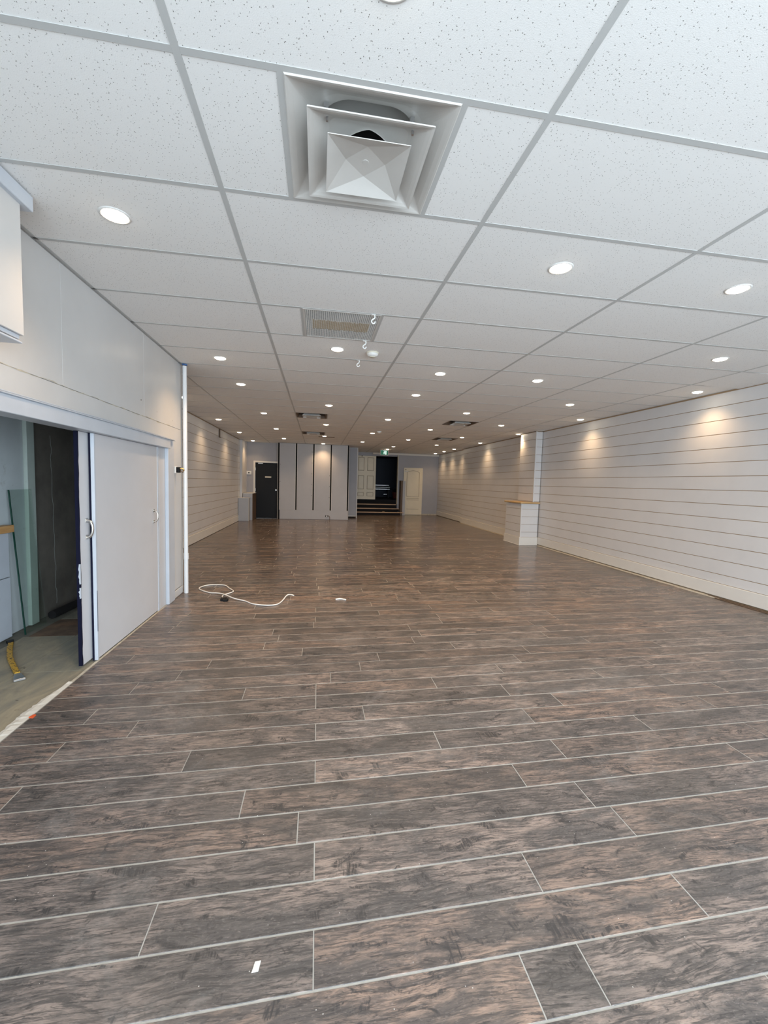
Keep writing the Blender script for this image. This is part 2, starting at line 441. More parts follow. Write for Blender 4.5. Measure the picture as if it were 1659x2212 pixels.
stuff(link('plank_field', me, floor))

# ------------------------------------------------------------------ CEILING
TX, TY, GX, GY = 1.2192, 0.6096, -0.44331, 1.43429
ceil = structure(MB().box(XL-0.1, XR+0.4, YF, YB+0.3, H+0.15, H+0.22).build('ceiling', M['plenum']),
                 'white suspended ceiling of speckled tiles in a grid', 'ceiling')
ZT = H+0.005
special = {(0, 0): 'centre', (0, 3): 'centre', (0, 11): 'left', (0, 16): 'left', (2, 11): 'right', (3, 16): 'left'}
def gx(i): return max(XL-0.02, min(XR+0.12, GX+TX*i))
def gy(j): return max(YF, min(YB, GY+TY*j))
tile_cache = {}
def tile(x0, x1, y0, y1):
    k = (round(x1-x0, 3), round(y1-y0, 3))
    if k not in tile_cache:
        tile_cache[k] = MB().box(-k[0]/2, k[0]/2, -k[1]/2, k[1]/2, 0, 0.016).mesh('tile', M['tile_paint'], 0.0012)
    o = link('tile', tile_cache[k], ceil); o.location = ((x0+x1)/2, (y0+y1)/2, ZT); return o
tee_cache = {}
TW = 0.012
def tee(x0, x1, y0, y1, name='cross_tee'):
    k = (round(x1-x0, 3), round(y1-y0, 3))
    if k not in tee_cache:
        w, d = k[0]/2, k[1]/2
        mb = MB().box(-w, w, -d, d, 0.003, 0.0045)
        if w > d: mb.box(-w, w, -0.0015, 0.0015, 0.0045, 0.03)
        else: mb.box(-0.0015, 0.0015, -d, d, 0.0045, 0.03)
        tee_cache[k] = mb.mesh(name, M['tee'])
    o = link(name, tee_cache[k], ceil); o.location = ((x0+x1)/2, (y0+y1)/2, H); return o
J0, J1 = -4, 28
for i in range(-2, 5):
    x0, x1 = gx(i), gx(i+1)
    if i >= -1: tee(x0-TW, x0+TW, YF, YB, 'main_runner')
    for j in range(J0, J1):
        y0, y1 = gy(j), gy(j+1)
        if y1-y0 < 0.05: continue
        xa = x0
        if i == -2 and y1 < 5.3: continue          # partition stands here
        if i == -1 and y0 < 5.2: xa = max(x0, XP-0.12)
        sp_ = special.get((i, j))
        if sp_ == 'centre':
            tile(xa, x0+0.3048, y0, y1); tile(x1-0.3048, x1, y0, y1)
            tee(x0+0.3048-TW, x0+0.3048+TW, y0+TW, y1-TW); tee(x1-0.3048-TW, x1-0.3048+TW, y0+TW, y1-TW)
        elif sp_ == 'left':
            tile(x0+0.6096, x1, y0, y1); tee(x0+0.6096-TW, x0+0.6096+TW, y0+TW, y1-TW)
        elif sp_ == 'right':
            tile(x0, x0+0.6096, y0, y1); tee(x0+0.6096-TW, x0+0.6096+TW, y0+TW, y1-TW)
        else:
            o = tile(xa, x1, y0, y1)
            if (i, j) == (4, 4): o.rotation_euler = (0.0, 0.018, 0); o.location.z -= 0.006
        tee(xa+TW, x1-TW, y0-TW, y0+TW)
# alcove and hall soffits hide in the same grid; wall angles
angles = [(XP, XP+0.022, YF, 5.19), (XL, XL+0.02, 5.22, YB), (XR-0.02, XR, YF, 14.2)]
for a in angles: tee(*a, name='wall_angle')

# ------------------------------------------------------------------ RIGHT WALL (shiplap)
def boards(parent, axis, pos, a0, a1, zs, thick, sgn, gap=0.0075, name='board'):
    """horizontal shiplap boards; axis 'x': wall plane x=pos running along y"""
    for z0, z1 in zs:
        lo, hi = sorted((pos, pos-sgn*thick))
        mb = MB()
        if axis == 'x': mb.box(lo, hi, a0, a1, z0+gap/2, z1-gap/2)
        else: mb.box(a0, a1, lo, hi, z0+gap/2, z1-gap/2)
        mb.build(name, M['shiplap'], parent, 0.001)
ZR = [0.19]+[0.307+0.179*k for k in range(13)]+[2.622]
zr = list(zip(ZR, ZR[1:]))
wr = structure(MB().box(XR, XR+0.25, YF, 14.3, 0, H+0.05).box(XR+0.10, XR+0.25, 14.3, YB, 0, H+0.05).build('wall_right', M['groove']),
               'white horizontal shiplap wall on the right with tan grooves', 'wall')
boards(wr, 'x', XR, YF, 8.97, zr, 0.007, 1)
boards(wr, 'x', XR, 8.97, 14.3, zr, 0.007, 1)
boards(wr, 'x', XR+0.10, 14.3, 17.7, zr, 0.012, 1)
MB().box(XR-0.004, XR+0.1, 14.295, 14.305, 0.19, 2.62).build('board_end', M['shiplap'], wr)
structure(MB().box(XR-0.028, XR-0.005, YF, 8.96, 0.026, 0.19).build('baseboard_right', M['base_white'], None, 0.004), 'white baseboard along the near right shiplap wall', 'baseboard')
structure(MB().box(XR-0.028, XR-0.005, 9.81, 14.3, 0.012, 0.19).box(XR+0.07, XR+0.095, 14.3, 17.68, 0.012, 0.19).build('baseboard_right', M['base_white'], None, 0.004), 'white baseboard along the right wall beyond the pillar', 'baseboard')
# ragged mortar strip left between the floor planks and the baseboard
mb = MB(); r = random.Random(5); yy = 4.45; prev = None; vv = []; ff = []
while yy < 8.95:
    xi = XR-0.032-0.028*(0.75+0.5*r.random())
    vv += [(xi, yy, 0.0), (xi+0.006, yy, 0.011), (XR-0.004, yy, 0.013)]
    k = len(vv)
    if k > 3: ff += [(k-6, k-3, k-2, k-5), (k-5, k-2, k-1, k-4)]
    yy += 0.12
structure(mb.quads(vv, ff).build('trim_1', M['mortar']), 'ragged pale mortar strip at the foot of the right wall', 'strip')
structure(MB().box(XR-0.062, XR-0.03, 9.85, 14.2, -0.001, 0.010).build('trim_2', M['mortar']), 'tan strip at the foot of the right wall beyond the pillar', 'strip')
tag(MB().box(XR-0.05, XR-0.035, 3.1, 4.62, 0.0, 0.018).box(XR-0.072, XR-0.052, 3.3, 4.5, 0.0, 0.010).build('loose_strip', M['brown'], None, 0.002), 'loose brown trim strip lying along the foot of the near right wall', 'strip')
# ------------------------------------------------------------------ PILLAR on the right
pil = thing('pillar', (4.64, 8.97, 0), 'white shiplap pillar with wider pedestal and pine cap against right wall', 'pillar')
def pbox(name, x0, x1, y0, y1, z0, z1, m, bev=0.0, par=pil, org=(4.64, 8.97, 0)):
    return MB().box(x0-org[0], x1-org[0], y0-org[1], y1-org[1], z0-org[2], z1-org[2]).build(name, m, par, bev)
pbox('pedestal_core', 4.652, XR-0.03, 8.985, 9.75, 0.02, 0.96, M['groove'])
pbox('column_core', 4.932, XR-0.02, 8.985, 9.70, 1.0, H-0.002, M['groove'])
zped = [z for z in zr if z[1] < 0.99] ; zped = [(a, min(b, 0.965)) for a, b in zr if a < 0.93]
for a, b in zped:
    pbox('board', 4.64+0.022, XR-0.032, 8.97, 8.985, a+0.0035, b-0.0035, M['shiplap'], 0.001)
    pbox('board', 4.64, 4.652, 8.99, 9.75, a+0.0035, b-0.0035, M['shiplap'], 0.001)
for a, b in [(max(a, 1.005), min(b, H-0.008)) for a, b in zr if b > 1.01]:
    pbox('board', 4.92+0.022, XR-0.02, 8.97, 8.985, a+0.0035, b-0.0035, M['shiplap'], 0.001)
    pbox('board', 4.92, 4.932, 8.99, 9.70, a+0.0035, b-0.0035, M['shiplap'], 0.001)
pbox('corner_trim', 4.638, 4.662, 8.966, 8.99, 0.19, 0.965, M['shiplap'], 0.002)
pbox('corner_trim', 4.918, 4.942, 8.966, 8.99, 1.005, H-0.004, M['shiplap'], 0.002)
pbox('cap', 4.605, XR+0.0-0.014, 8.935, 9.79, 0.968, 1.003, M['pine'], 0.004)
pbox('baseboard', 4.622, XR-0.03, 8.953, 9.77, 0.012, 0.19, M['base_white'], 0.004)
pbox('shoe_moulding', 4.612, XR-0.03, 8.943, 9.78, 0.0, 0.014, M['base_white'], 0.003)
pbox('screw_hole', 4.9185, 4.9195, 9.32, 9.335, 2.22, 2.235, M['black'])

# ------------------------------------------------------------------ LEFT: partition with sliding doors
pt_ = structure(MB().box(XP-0.115, XP-0.012, YF, 1.15, 0, H).box(XP-0.115, XP-0.012, 1.15, 4.65, 1.70, H).box(XP-0.115, XP-0.012, 4.65, 5.185, 0, H).build('wall_left', M['partition']),
               'grey painted partition wall on the left above the sliding doors', 'wall')
def px_(name, y0, y1, z0, z1, x0, x1, m, par, bev=0.0): return MB().box(x0, x1, y0, y1, z0, z1).build(name, m, par, bev)
zsm = 1.895
for a, b in ((YF, 1.60), (1.60, 2.895), (2.895, 4.115), (4.115, 5.15)):
    px_('wall_panel', a+0.001, b-0.001, zsm+0.0015, H-0.004, XP-0.012, XP, M['partition'], pt_, 0.001)
px_('wall_panel', YF, 4.84, 1.757, zsm-0.0015, XP-0.012, XP+0.001, M['partition'], pt_, 0.001)
px_('wall_panel', 4.835, 5.15, 0.09, zsm-0.0015, XP-0.012, XP, M['partition'], pt_, 0.001)
# cracked joint tape
mb = MB(); r = random.Random(11); vv = []; ff = []
for k in range(70):
    y = 1.7+k*(3.15/69); z = zsm+0.004*math.sin(k*0.6)+r.uniform(-0.003, 0.003); w = 0.0012+0.004*r.random()**4
    vv += [(XP+0.0022, y, z-w), (XP+0.0022, y, z+w)]
    if k: q = len(vv); ff.append((q-4, q-2, q-1, q-3))
mb.quads(vv, ff).build('cracked_seam', painted('yellowed_tape', (0.50, 0.46, 0.37), 0.8, 0.2, 12, 0), pt_)
px_('corner_bead', 5.15, 5.19, 0.0, H-0.004, XP-0.02, XP-0.006, M['partition'], pt_, 0.002)
px_('corner_bead', 5.182, 5.196, 0.0, H-0.004, XP-0.115, XP-0.002, M['partition'], pt_, 0.002)
structure(px_('baseboard_left', 4.845, 5.15, 0.004, 0.085, XP, XP+0.012, M['partition'], None, 0.003), 'short grey baseboard by the white pipe on the left', 'baseboard')
# stains on the wall
for (y, z, s) in ((4.05, 2.03, 0.012), (4.42, 1.985, 0.006), (4.86, 1.96, 0.006)):
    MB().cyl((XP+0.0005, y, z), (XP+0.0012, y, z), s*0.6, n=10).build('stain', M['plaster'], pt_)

# header track and casing around the sliding doors
hd = structure(MB().box(XP-0.09, XP+0.045, 1.1, 4.66, 1.650, 1.74).build('trim_3', M['trim_blue'], None, 0.003), 'pale blue-white track fascia above the sliding doors', 'trim')
px_('fascia_ledge', 1.1, 4.79, 1.74, 1.747, XP-0.012, XP+0.055, M['trim_blue'], hd, 0.002)
px_('fascia_ledge', 1.1, 4.79, 1.750, 1.757, XP-0.012, XP+0.046, M['trim_blue'], hd, 0.002)
cs = structure(MB().box(XP-0.09, XP+0.022, 4.655, 4.835, 0.0, 1.755).build('trim_4', M['trim_blue'], None, 0.004), 'pale blue-white side casing right of the sliding doors', 'trim')
px_('jamb_strip', 4.49, 4.656, 0.0, 1.65, XP-0.07, XP-0.012, M['door_grey'], cs, 0.002)
structure(MB().box(XP-0.10, XP-0.005, 1.05, 1.15, 0.0, 1.757).build('trim_5', M['trim_blue'], None, 0.003))

def pull_handle(par, x, y, z0, z1, r=0.008):
    h = MB()
    zc = (z0+z1)/2; L = (z1-z0)/2
    pts = [(x+0.006, y, zc-L*0.82), (x+0.028, y, zc-L*0.72), (x+0.040, y, zc-L*0.35), (x+0.043, y, zc), (x+0.040, y, zc+L*0.35), (x+0.028, y, zc+L*0.72), (x+0.006, y, zc+L*0.82)]
    h.tube(smooth_pts(pts, 4), r, 10)
    ho = h.build('pull_handle', M['chrome'], par, 0, True)
    for s in (-1, 1):
        MB().box(x, x+0.008, y-0.016, y+0.016, zc+s*L*0.80-0.016, zc+s*L*0.80+0.016).build('handle_plate', M['chrome'], ho, 0.003)
    return ho
d1 = structure(MB().box(XP-0.033, XP-0.006, 3.262, 4.425, 0.014, 1.648).build('door_1', M['door_grey'], None, 0.002), 'light grey front sliding door with two pull handles', 'door')
px_('edge_shadow_gap', 3.2385, 3.2425, 0.006, 1.648, XP-0.035, XP-0.024, M['navy'], d1)
px_('edge_strip', 3.2425, 3.262, 0.006, 1.648, XP-0.035, XP-0.002, M['trim_blue'], d1, 0.002)
px_('edge_strip', 4.425, 4.455, 0.004, 1.648, XP-0.035, XP-0.002, M['trim_blue'], d1, 0.002)
MB().box(XP-0.0025, XP-0.0012, 3.246, 3.251, 0.22, 0.52).build('paint_chip', M['navy'], d1)
pull_handle(d1, XP-0.006, 4.315, 0.905, 1.04, 0.0065)
d2 = structure(MB().box(XP-0.064, XP-0.044, 3.122, 4.33, 0.02, 1.648).build('door_2', M['door_grey'], None, 0.001), 'rear sliding door with dark blue raw edge behind the front one', 'door')
vv = []; ff = []; r = random.Random(2)
for k in range(41):
    z = 0.02+k*(1.628/40); w = 0.006*r.random()
    vv += [(XP-0.066, 3.119-0.001, z), (XP-0.0438, 3.119-0.001, z), (XP-0.0432, 3.127+w, z)]
    if k: q = len(vv); ff += [(q-6, q-3, q-2, q-5), (q-5, q-2, q-1, q-4)]
MB().quads(vv, ff).build('raw_edge', M['navy'], d2)
for z0, z1 in ((0.60, 0.74), (0.50, 0.575)):
    r = random.Random(int(z0*100)); vv = []; ff = []
    for k in range(9):
        z = z0+(z1-z0)*k/8; w = 0.004+0.010*r.random()*math.sin(math.pi*(k+1)/10)
        vv += [(XP-0.0428-w, 3.1165, z), (XP-0.0428, 3.1165, z), (XP-0.0428, 3.127, z)]
        if k: q = len(vv); ff += [(q-6, q-3, q-2, q-5), (q-5, q-2, q-1, q-4)]
    MB().quads(vv, ff).build('paint_smear', M['trim_blue'], d2)
pull_handle(d2, XP-0.044, 3.205, 0.90, 1.05, 0.008)

# bulkhead box at the top of the left wall
bk = thing('bulkhead_box', (XP, 2.0, 1.96), 'off-white bulkhead box at the ceiling above the left opening', 'bulkhead')
def bx(name, x0, x1, y0, y1, z0, z1, m, bev, par, org): return MB().box(x0-org[0], x1-org[0], y0-org[1], y1-org[1], z0-org[2], z1-org[2]).build(name, m, par, bev)
og = (XP, 2.0, 1.96)
bx('face_panel', XP+0.19, XP+0.21, 0.2, 2.215, 1.985, 2.60, M['partition'], 0.002, bk, og)
bx('end_panel', XP+0.002, XP+0.19, 2.195, 2.213, 1.985, 2.60, M['partition'], 0.002, bk, og)
bx('bottom_track', XP+0.13, XP+0.20, 0.2, 2.20, 1.965, 1.984, M['trim_blue'], 0.002, bk, og)
bx('bottom_lip', XP+0.10, XP+0.207, 0.2, 2.208, 1.948, 1.957, M['trim_blue'], 0.002, bk, og)
bx('top_moulding', XP+0.002, XP+0.232, 0.2, 2.27, 2.565, H-0.002, M['trim_blue'], 0.003, bk, og)

# alcove behind the doors
XA = -2.52
al = structure(MB().box(XA-0.1, XA, YF, 4.07, 0, 1.95).box(XA-0.1, XA, YF, 5.2, 1.95, H).build('wall_alcove', M['alcove']), 'pale wall inside the left alcove', 'wall')
MB().box(XA-0.1, XA-0.01, 4.07, 5.16, 0, 1.95).build('shade_dark_plaster', M['plaster'], al)  # same alcove wall continued, with its shade put into the colour
mb = MB(); vv = []; ff = []; r = random.Random(9)
for k in range(40):
    z = 0.08+k*0.042; y = 4.50-0.035*k/40+0.008*math.sin(k*0.9)+r.uniform(-0.006, 0.006); w = 0.0025
    vv += [(XA-0.009, y-w, z), (XA-0.009, y+w, z)]
    if k: q = len(vv); ff.append((q-4, q-2, q-1, q-3))
mb.quads(vv, ff).build('plaster_crack', M['post_green'], al)
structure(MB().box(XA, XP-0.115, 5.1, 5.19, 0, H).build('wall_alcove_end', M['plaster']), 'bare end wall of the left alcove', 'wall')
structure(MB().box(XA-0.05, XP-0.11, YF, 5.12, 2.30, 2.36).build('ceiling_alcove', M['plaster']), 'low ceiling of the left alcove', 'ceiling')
tag(MB().box(XA-0.02, XA+0.028, 4.075, 4.175, 0.0, 1.95).build('corner_post', M['post_green'], None, 0.003), 'pale green painted post between alcove wall and shade-darkened plaster', 'post')
fl = structure(MB().box(XA-0.1, XP-0.019, YF, 5.16, -0.12, -0.012).build('floor_alcove', M['ply_dark']), 'bare plywood subfloor of the left alcove', 'floor')
for (x0, x1, y0, y1, mm) in ((-2.39, XP-0.022, YF, 0.9, 'ply'), (-2.39, -2.0, 0.9, 3.80, 'ply'), (-1.997, XP-0.022, 0.9, 3.1, 'ply'), (-1.997, XP-0.022, 3.103, 5.1, 'ply'), (-2.36, -2.0, 3.803, 4.25, 'ply_brown'), (-2.36, -2.0, 4.255, 5.1, 'ply')):
    MB().box(x0, x1, y0, y1, -0.012, -0.003).build('plywood_sheet', M[mm], fl, 0.001)
# counter cabinet seen at the very left
cab = thing('counter_cabinet', (XA+0.003, 3.0, 0), 'white built-in counter cabinet with plywood top at left picture edge', 'cabinet')
oc = (XA, 3.0, 0)
bx('door_panel', XA, XA+0.045, 1.2, 3.80, 0.005, 0.500, M['trim_blue'], 0.003, cab, oc)
bx('drawer_front', XA, XA+0.045, 1.2, 3.795, 0.506, 0.868, M['trim_blue'], 0.003, cab, oc)
bx('counter_top', XA, XA+0.075, 1.2, 3.815, 0.872, 0.930, M['oak'], 0.002, cab, oc)
# leaning sheet of glass
gl = thing('glass_sheet', (-2.42, 3.97, 0), 'clear green-edged glass sheet leaning on the alcove wall', 'glass sheet')
def lean(y0, y1, th, z0=0.002, zt=1.215, xb=-2.405, xt=XA+0.032):
    pb = [(xb, y0+0.01, z0), (xb+th, y0+0.01, z0), (xb+th, y1+0.01, z0), (xb, y1+0.01, z0)]
    ptp = [(xt, y0, zt), (xt+th, y0, zt), (xt+th, y1, zt), (xt, y1, zt)]
    return MB().hexa([Vector(q)-Vector((-2.42, 3.97, 0)) for q in pb+ptp])
lean(3.832, 4.098, 0.009).build('pane', M['glass'], gl)
lean(3.824, 3.832, 0.0095).build('polished_edge', M['glass_edge'], gl)
# dark roll lying at the foot of the plaster wall
tag(MB().cyl((-2.44, 4.26, 0.035), (-2.40, 5.05, 0.035), 0.037, n=18).build('rolled_mat', M['black_flat'], None, 0.004), 'black roll lying along the dark alcove wall', 'roll')
# pry bar on the plywood
pb_ = thing('pry_bar', (-2.15, 3.31, -0.003), 'yellow pry bar with worn black end lying on the plywood', 'pry bar')
ob = Vector((-2.18, 3.31, -0.003))
def bar(pts, w, hgt):
    mb = MB(); n = len(pts)
    for i, (x, y, z, ww) in enumerate(pts):
        d = Vector((pts[min(i+1, n-1)][0]-pts[max(i-1, 0)][0], pts[min(i+1, n-1)][1]-pts[max(i-1, 0)][1], 0)).normalized()
        s_ = Vector((-d.y, d.x, 0))*ww
        for sx, hz in ((-1, 0), (1, 0), (1, hgt), (-1, hgt)): mb.v.append(tuple(Vector((x, y, z+hz))+s_*sx-ob))
    for i in range(n-1):
        for k in range(4): mb.f.append((i*4+k, i*4+(k+1) % 4, i*4+4+(k+1) % 4, i*4+4+k))
    mb.f += [(3, 2, 1, 0), tuple((n-1)*4+k for k in range(4))]
    return mb
bar([(-2.405, 3.63, 0, .016), (-2.33, 3.50, 0, .017), (-2.22, 3.33, 0.004, .016), (-2.08, 3.155, 0.002, .015), (-2.00, 3.06, 0, .015)], 0, 0.02).build('shaft', M['yellow'], pb_, 0.003)
bar([(-2.000, 3.06, 0.001, .016), (-1.965, 3.015, 0.001, .024), (-1.93, 2.97, 0.0, .031)], 0, 0.014).build('flat_tip', M['silver'], pb_, 0.002)
bar([(-2.435, 3.665, 0.0, .024), (-2.42, 3.648, 0.0, .021), (-2.40, 3.622, 0.0, .017)], 0, 0.024).build('claw_head', M['black'], pb_, 0.003)
# torn masking paper along the plank edge
mb = MB(); r = random.Random(4); vv = []; ff = []
N_ = 40
for k in range(N_):
    u = k/(N_-1); y = 2.22+u*0.70
    wd = 0.012+0.030*math.sin(math.pi*min(1, u*1.1))*(0.75+0.5*r.random()) if u < 0.93 else 0.012
    zz = 0.003+0.004*r.random()
    vv += [(XP-0.02-wd, y, 0.0015), (XP-0.02-wd*0.4, y, zz), (XP+0.002, y, 0.0012)]
    if k: q = len(vv); ff += [(q-6, q-3, q-2, q-5), (q-5, q-2, q-1, q-4)]
mb.quads(vv, ff)
o = mb.build('torn_paper_strip', M['paper']); tag(o, 'torn off-white paper strip between plywood and plank floor', 'paper')
mb = MB(); vv = []; ff = []
for k in range(30):
    y = 2.92+k*(1.56/29); w = 0.012+0.006*r.random()
    vv += [(XP-0.022, y, -0.002), (XP-0.012, y, 0.004), (XP-0.002+w*0.4, y, 0.002)]
    if k: q = len(vv); ff += [(q-6, q-3, q-2, q-5), (q-5, q-2, q-1, q-4)]
structure(mb.quads(vv, ff).build('trim_6', M['mortar']), 'tan strip along the plank edge below the sliding doors', 'strip')
tag(MB().hexa([(-1.562, 2.50, .0), (-1.537, 2.495, .0), (-1.54, 2.525, .0), (-1.556, 2.53, .0), (-1.562, 2.50, .006), (-1.537, 2.495, .004), (-1.54, 2.525, .006), (-1.556, 2.53, .004)]).build('plastic_scrap', M['orange']), 'tiny orange plastic scrap beside the torn paper strip', 'scrap')
# wall box with bare wires, white standpipe
wb = thing('wire_box', (XP, 4.93, 1.435), 'white electrical box with black device and wires near the pipe', 'electrical box')
MB().box(0.0, 0.018, -0.03, 0.03, -0.038, 0.038).build('wall_plate', M['white_plastic'], wb, 0.003)
MB().box(0.018, 0.055, -0.022, 0.022, -0.030, 0.032).build('socket_body', M['black'], wb, 0.004)
MB().tube(smooth_pts([(0.05, -0.004, 0.012), (0.075, 0.006, 0.016), (0.09, 0.012, 0.002), (0.08, 0.016, -0.012)], 4), 0.006, 7).build('wire', M['brass'], wb, 0, True)
MB().tube(smooth_pts([(0.05, 0.004, -0.01), (0.068, -0.006, -0.018), (0.085, 0.004, -0.024)], 4), 0.006, 7).build('wire', M['brown'], wb, 0, True)
pp = thing('standpipe', (-1.508, 5.13, 0), 'white vertical pipe from floor to ceiling at partition end', 'pipe')
MB().cyl((0, 0, 0), (-0.006, 0, H-0.02), 0.0235, n=20).build('pipe', M['pvc'], pp, 0, False)
MB().cyl((0, 0, 0.40), (-0.0005, 0, 0.47), 0.0275, n=20).build('coupling', M['pvc'], pp)
MB().cyl((-0.006, 0, H-0.012), (-0.006, 0, H-0.001), 0.029, n=16).build('blue_collar', M['blue'], pp)
pp.children[0]['label'] = 'white pipe'
# far left shiplap wall
ZL = [0.185, 0.245]+[0.245+0.1822*k for k in range(1, 13)]+[2.622]
zl = list(zip(ZL, ZL[1:]))
wl = structure(MB().box(XL-0.2, XL, 5.19, YB, 0, H+0.05).build('wall_left_far', M['groove']), 'white horizontal shiplap wall at the far left', 'wall')
boards(wl, 'x', XL, 5.2, 14.0, zl, 0.007, -1)
structure(MB().box(XL+0.004, XL+0.028, 5.2, 13.99, 0.006, 0.185).build('baseboard_left_far', M['base_white'], None, 0.004), 'white baseboard along the far left shiplap wall', 'baseboard')
ch = structure(MB().box(XL, XL+0.085, 14.25, 15.1, 0, H).build('wall_chase', M['shiplap']), 'narrow shiplap chase at the far left corner', 'wall')
for a, b in zl: MB().box(XL+0.012, XL+0.082, 14.238, 14.25, a+0.0035, b-0.0035).build('board', M['shiplap'], ch, 0.001)
boards(ch, 'x', XL, 14.0, 14.24, zl, 0.012, -1)
MB().box(XL+0.010, XL+0.03, 14.225, 14.24, 0.9, H-0.01).build('corner_trim', M['shiplap'], ch)
tag(MB().box(XL+0.012, XL+0.035, 11.32, 11.36, 2.40, 2.62).box(XL+0.012, XL+0.06, 11.33, 11.35, 2.40, 2.415).build('wall_bracket', M['brown'], None, 0.002), 'small dark bracket at the top of the far left shiplap wall', 'bracket')

# ------------------------------------------------------------------ FAR END
# left: grey wall with black door
YL = 15.1
wf = structure(MB().box(XL, -2.155, YL, YL+0.15, 0, H+0.05).box(-2.155, -1.385, YL, YL+0.15, 1.945, H+0.05).box(-1.385, -1.2, YL, YL+0.15, 0, H+0.05).build('wall_back_left', M['grey_wall']), 'grey wall around the black door at the far left', 'wall')
structure(MB().box(-2.215, -2.155, YL-0.02, YL+0.01, 0, 2.0).box(-2.155, -1.385, YL-0.02, YL+0.01, 1.945, 2.0).box(-1.40, -1.385, YL-0.02, YL+0.01, 0, 2.0).build('trim_7', M['panel_edge'], None, 0.003), 'pale door frame around the black door', 'trim')
d3 = structure(MB().box(-2.150, -1.40, YL+0.012, YL+0.055, 0.002, 1.942).build('door_3', M['black'], None, 0.002), 'black door with small white plaque at the far left', 'door')
MB().box(-1.825, -1.615, YL+0.004, YL+0.012, 1.425, 1.472).build('plaque', M['cream_plastic'], d3, 0.002)
MB().cyl((-1.445, YL+0.012, 1.0), (-1.445, YL-0.04, 1.0), 0.024, 0.03, 14).build('knob', M['chrome'], d3, 0.003)
MB().box(-2.06, -1.90, YL-0.03, YL+0.012, 1.90, 1.935).build('closer_arm', M['silver'], d3, 0.003)
for z in (0.25, 1.0, 1.72): MB().box(-2.152, -2.138, YL, YL+0.013, z-0.05, z+0.05).build('hinge', M['silver'], d3)
th = thing('thermostat', (-2.365, YL, 1.58), 'white square wall control with dark dial beside the black door', 'thermostat')
MB().box(-0.078, 0.078, -0.03, 0, -0.062, 0.062).build('cover', M['white_plastic'], th, 0.006)
MB().cyl((0.0, -0.031, 0), (0.0, -0.036, 0), 0.022, n=16).build('dial', M['black'], th)
# grey boxes in the corner
gb1 = thing('low_casing', (-2.35, 14.1, 0), 'low grey boxed casing in the far left corner', 'casing')
MB().box(-0.16, 0.155, -0.15, 0.13, 0, 0.742).build('casing_front', M['grey_box'], gb1, 0.003)
MB().box(-0.165, 0.16, -0.155, 0.13, 0.742, 0.752).build('casing_top', M['panel_edge'], gb1, 0.002)
MB().box(0.150, 0.158, -0.155, -0.145, 0, 0.742).build('edge_strip', M['panel_edge'], gb1)
gb2 = thing('tall_casing', (-2.27, 14.6, 0), 'taller grey casing standing behind the low corner one', 'casing')
MB().box(-0.155, 0.145, -0.34, 0.48, 0, 0.885).build('casing_body', M['grey_box'], gb2, 0.003)
MB().box(0.146, 0.156, -0.34, 0.48, 0.0, 0.872).build('brown_side', M['brown'], gb2, 0.001)
MB().box(-0.158, 0.158, -0.345, 0.48, 0.885, 0.895).build('casing_top', M['panel_edge'], gb2, 0.002)

# centre block: white-grey panels with black slots
YC = 14.83
cb = structure(MB().box(-1.365, 1.078, YC+0.03, 15.7, 0, H+0.02).build('wall_back_centre', M['black_flat']), 'pale grey panelled block with black vertical slots at the back', 'wall')
XS = [-1.335, -0.742, -0.150, 0.452, 1.052]
sw = 0.027
MB().box(XS[0]+sw*1.4, XS[4]+0.02, YC, YC+0.03, 0.004, 0.325).build('base_panel', M['panel_grey'], cb, 0.002)
for a, b in zip(XS, XS[1:]):
    MB().box(a+sw, b-sw, YC, YC+0.03, 0.325, H-0.004).build('wall_panel', M['panel_grey'], cb, 0.002)
    MB().box(a+sw-0.002, a+sw+0.010, YC-0.003, YC+0.03, 0.325, H-0.004).build('panel_edge', M['panel_edge'], cb)
    MB().box(b-sw-0.010, b-sw+0.002, YC-0.003, YC+0.03, 0.325, H-0.004).build('panel_edge', M['panel_edge'], cb)
mb = MB()
for k in range(5):
    mb.cyl((XS[2]-sw-0.03, YC-0.0005, 2.36-0.38*k), (XS[2]-sw-0.03, YC-0.0025, 2.36-0.38*k), 0.010, n=10)
for k in range(3): mb.cyl((XS[3]-sw-0.02, YC-0.0005, 1.55-0.38*k), (XS[3]-sw-0.02, YC-0.0025, 1.55-0.38*k), 0.010, n=10)
for k in range(3): mb.cyl((XS[0]+sw+0.02, YC-0.0005, 1.90-0.6*k), (XS[0]+sw+0.02, YC-0.0025, 1.90-0.6*k), 0.010, n=10)
mb.build('screw_holes', M['black_flat'], cb)
MB().box(XS[0]-0.040, XS[0]-0.032, YC, 15.1, 0.0, H-0.004).build('corner_strip', M['panel_edge'], cb)
MB().box(XS[4]+0.028, XS[4]+0.036, YC-0.002, YC+0.03, 0.0, H-0.004).build('corner_strip', M['panel_edge'], cb)
ou = thing('outlet_box', (0.336, YC, 0.125), 'small open outlet box with hanging cable on the pale panel base', 'outlet')
MB().box(-0.055, 0.045, -0.012, 0.0, -0.028, 0.028).build('box_rim', M['black'], ou, 0.003)
MB().box(-0.030, 0.020, -0.02, -0.012, -0.016, 0.018).build('socket_face', M['white_plastic'], ou, 0.003)
MB().tube(smooth_pts([(0.04, -0.015, 0.01), (0.085, -0.03, 0.0), (0.10, -0.035, -0.05), (0.10, -0.04, -0.115)], 5), 0.009, 8).build('cable', M['brown'], ou, 0, True)
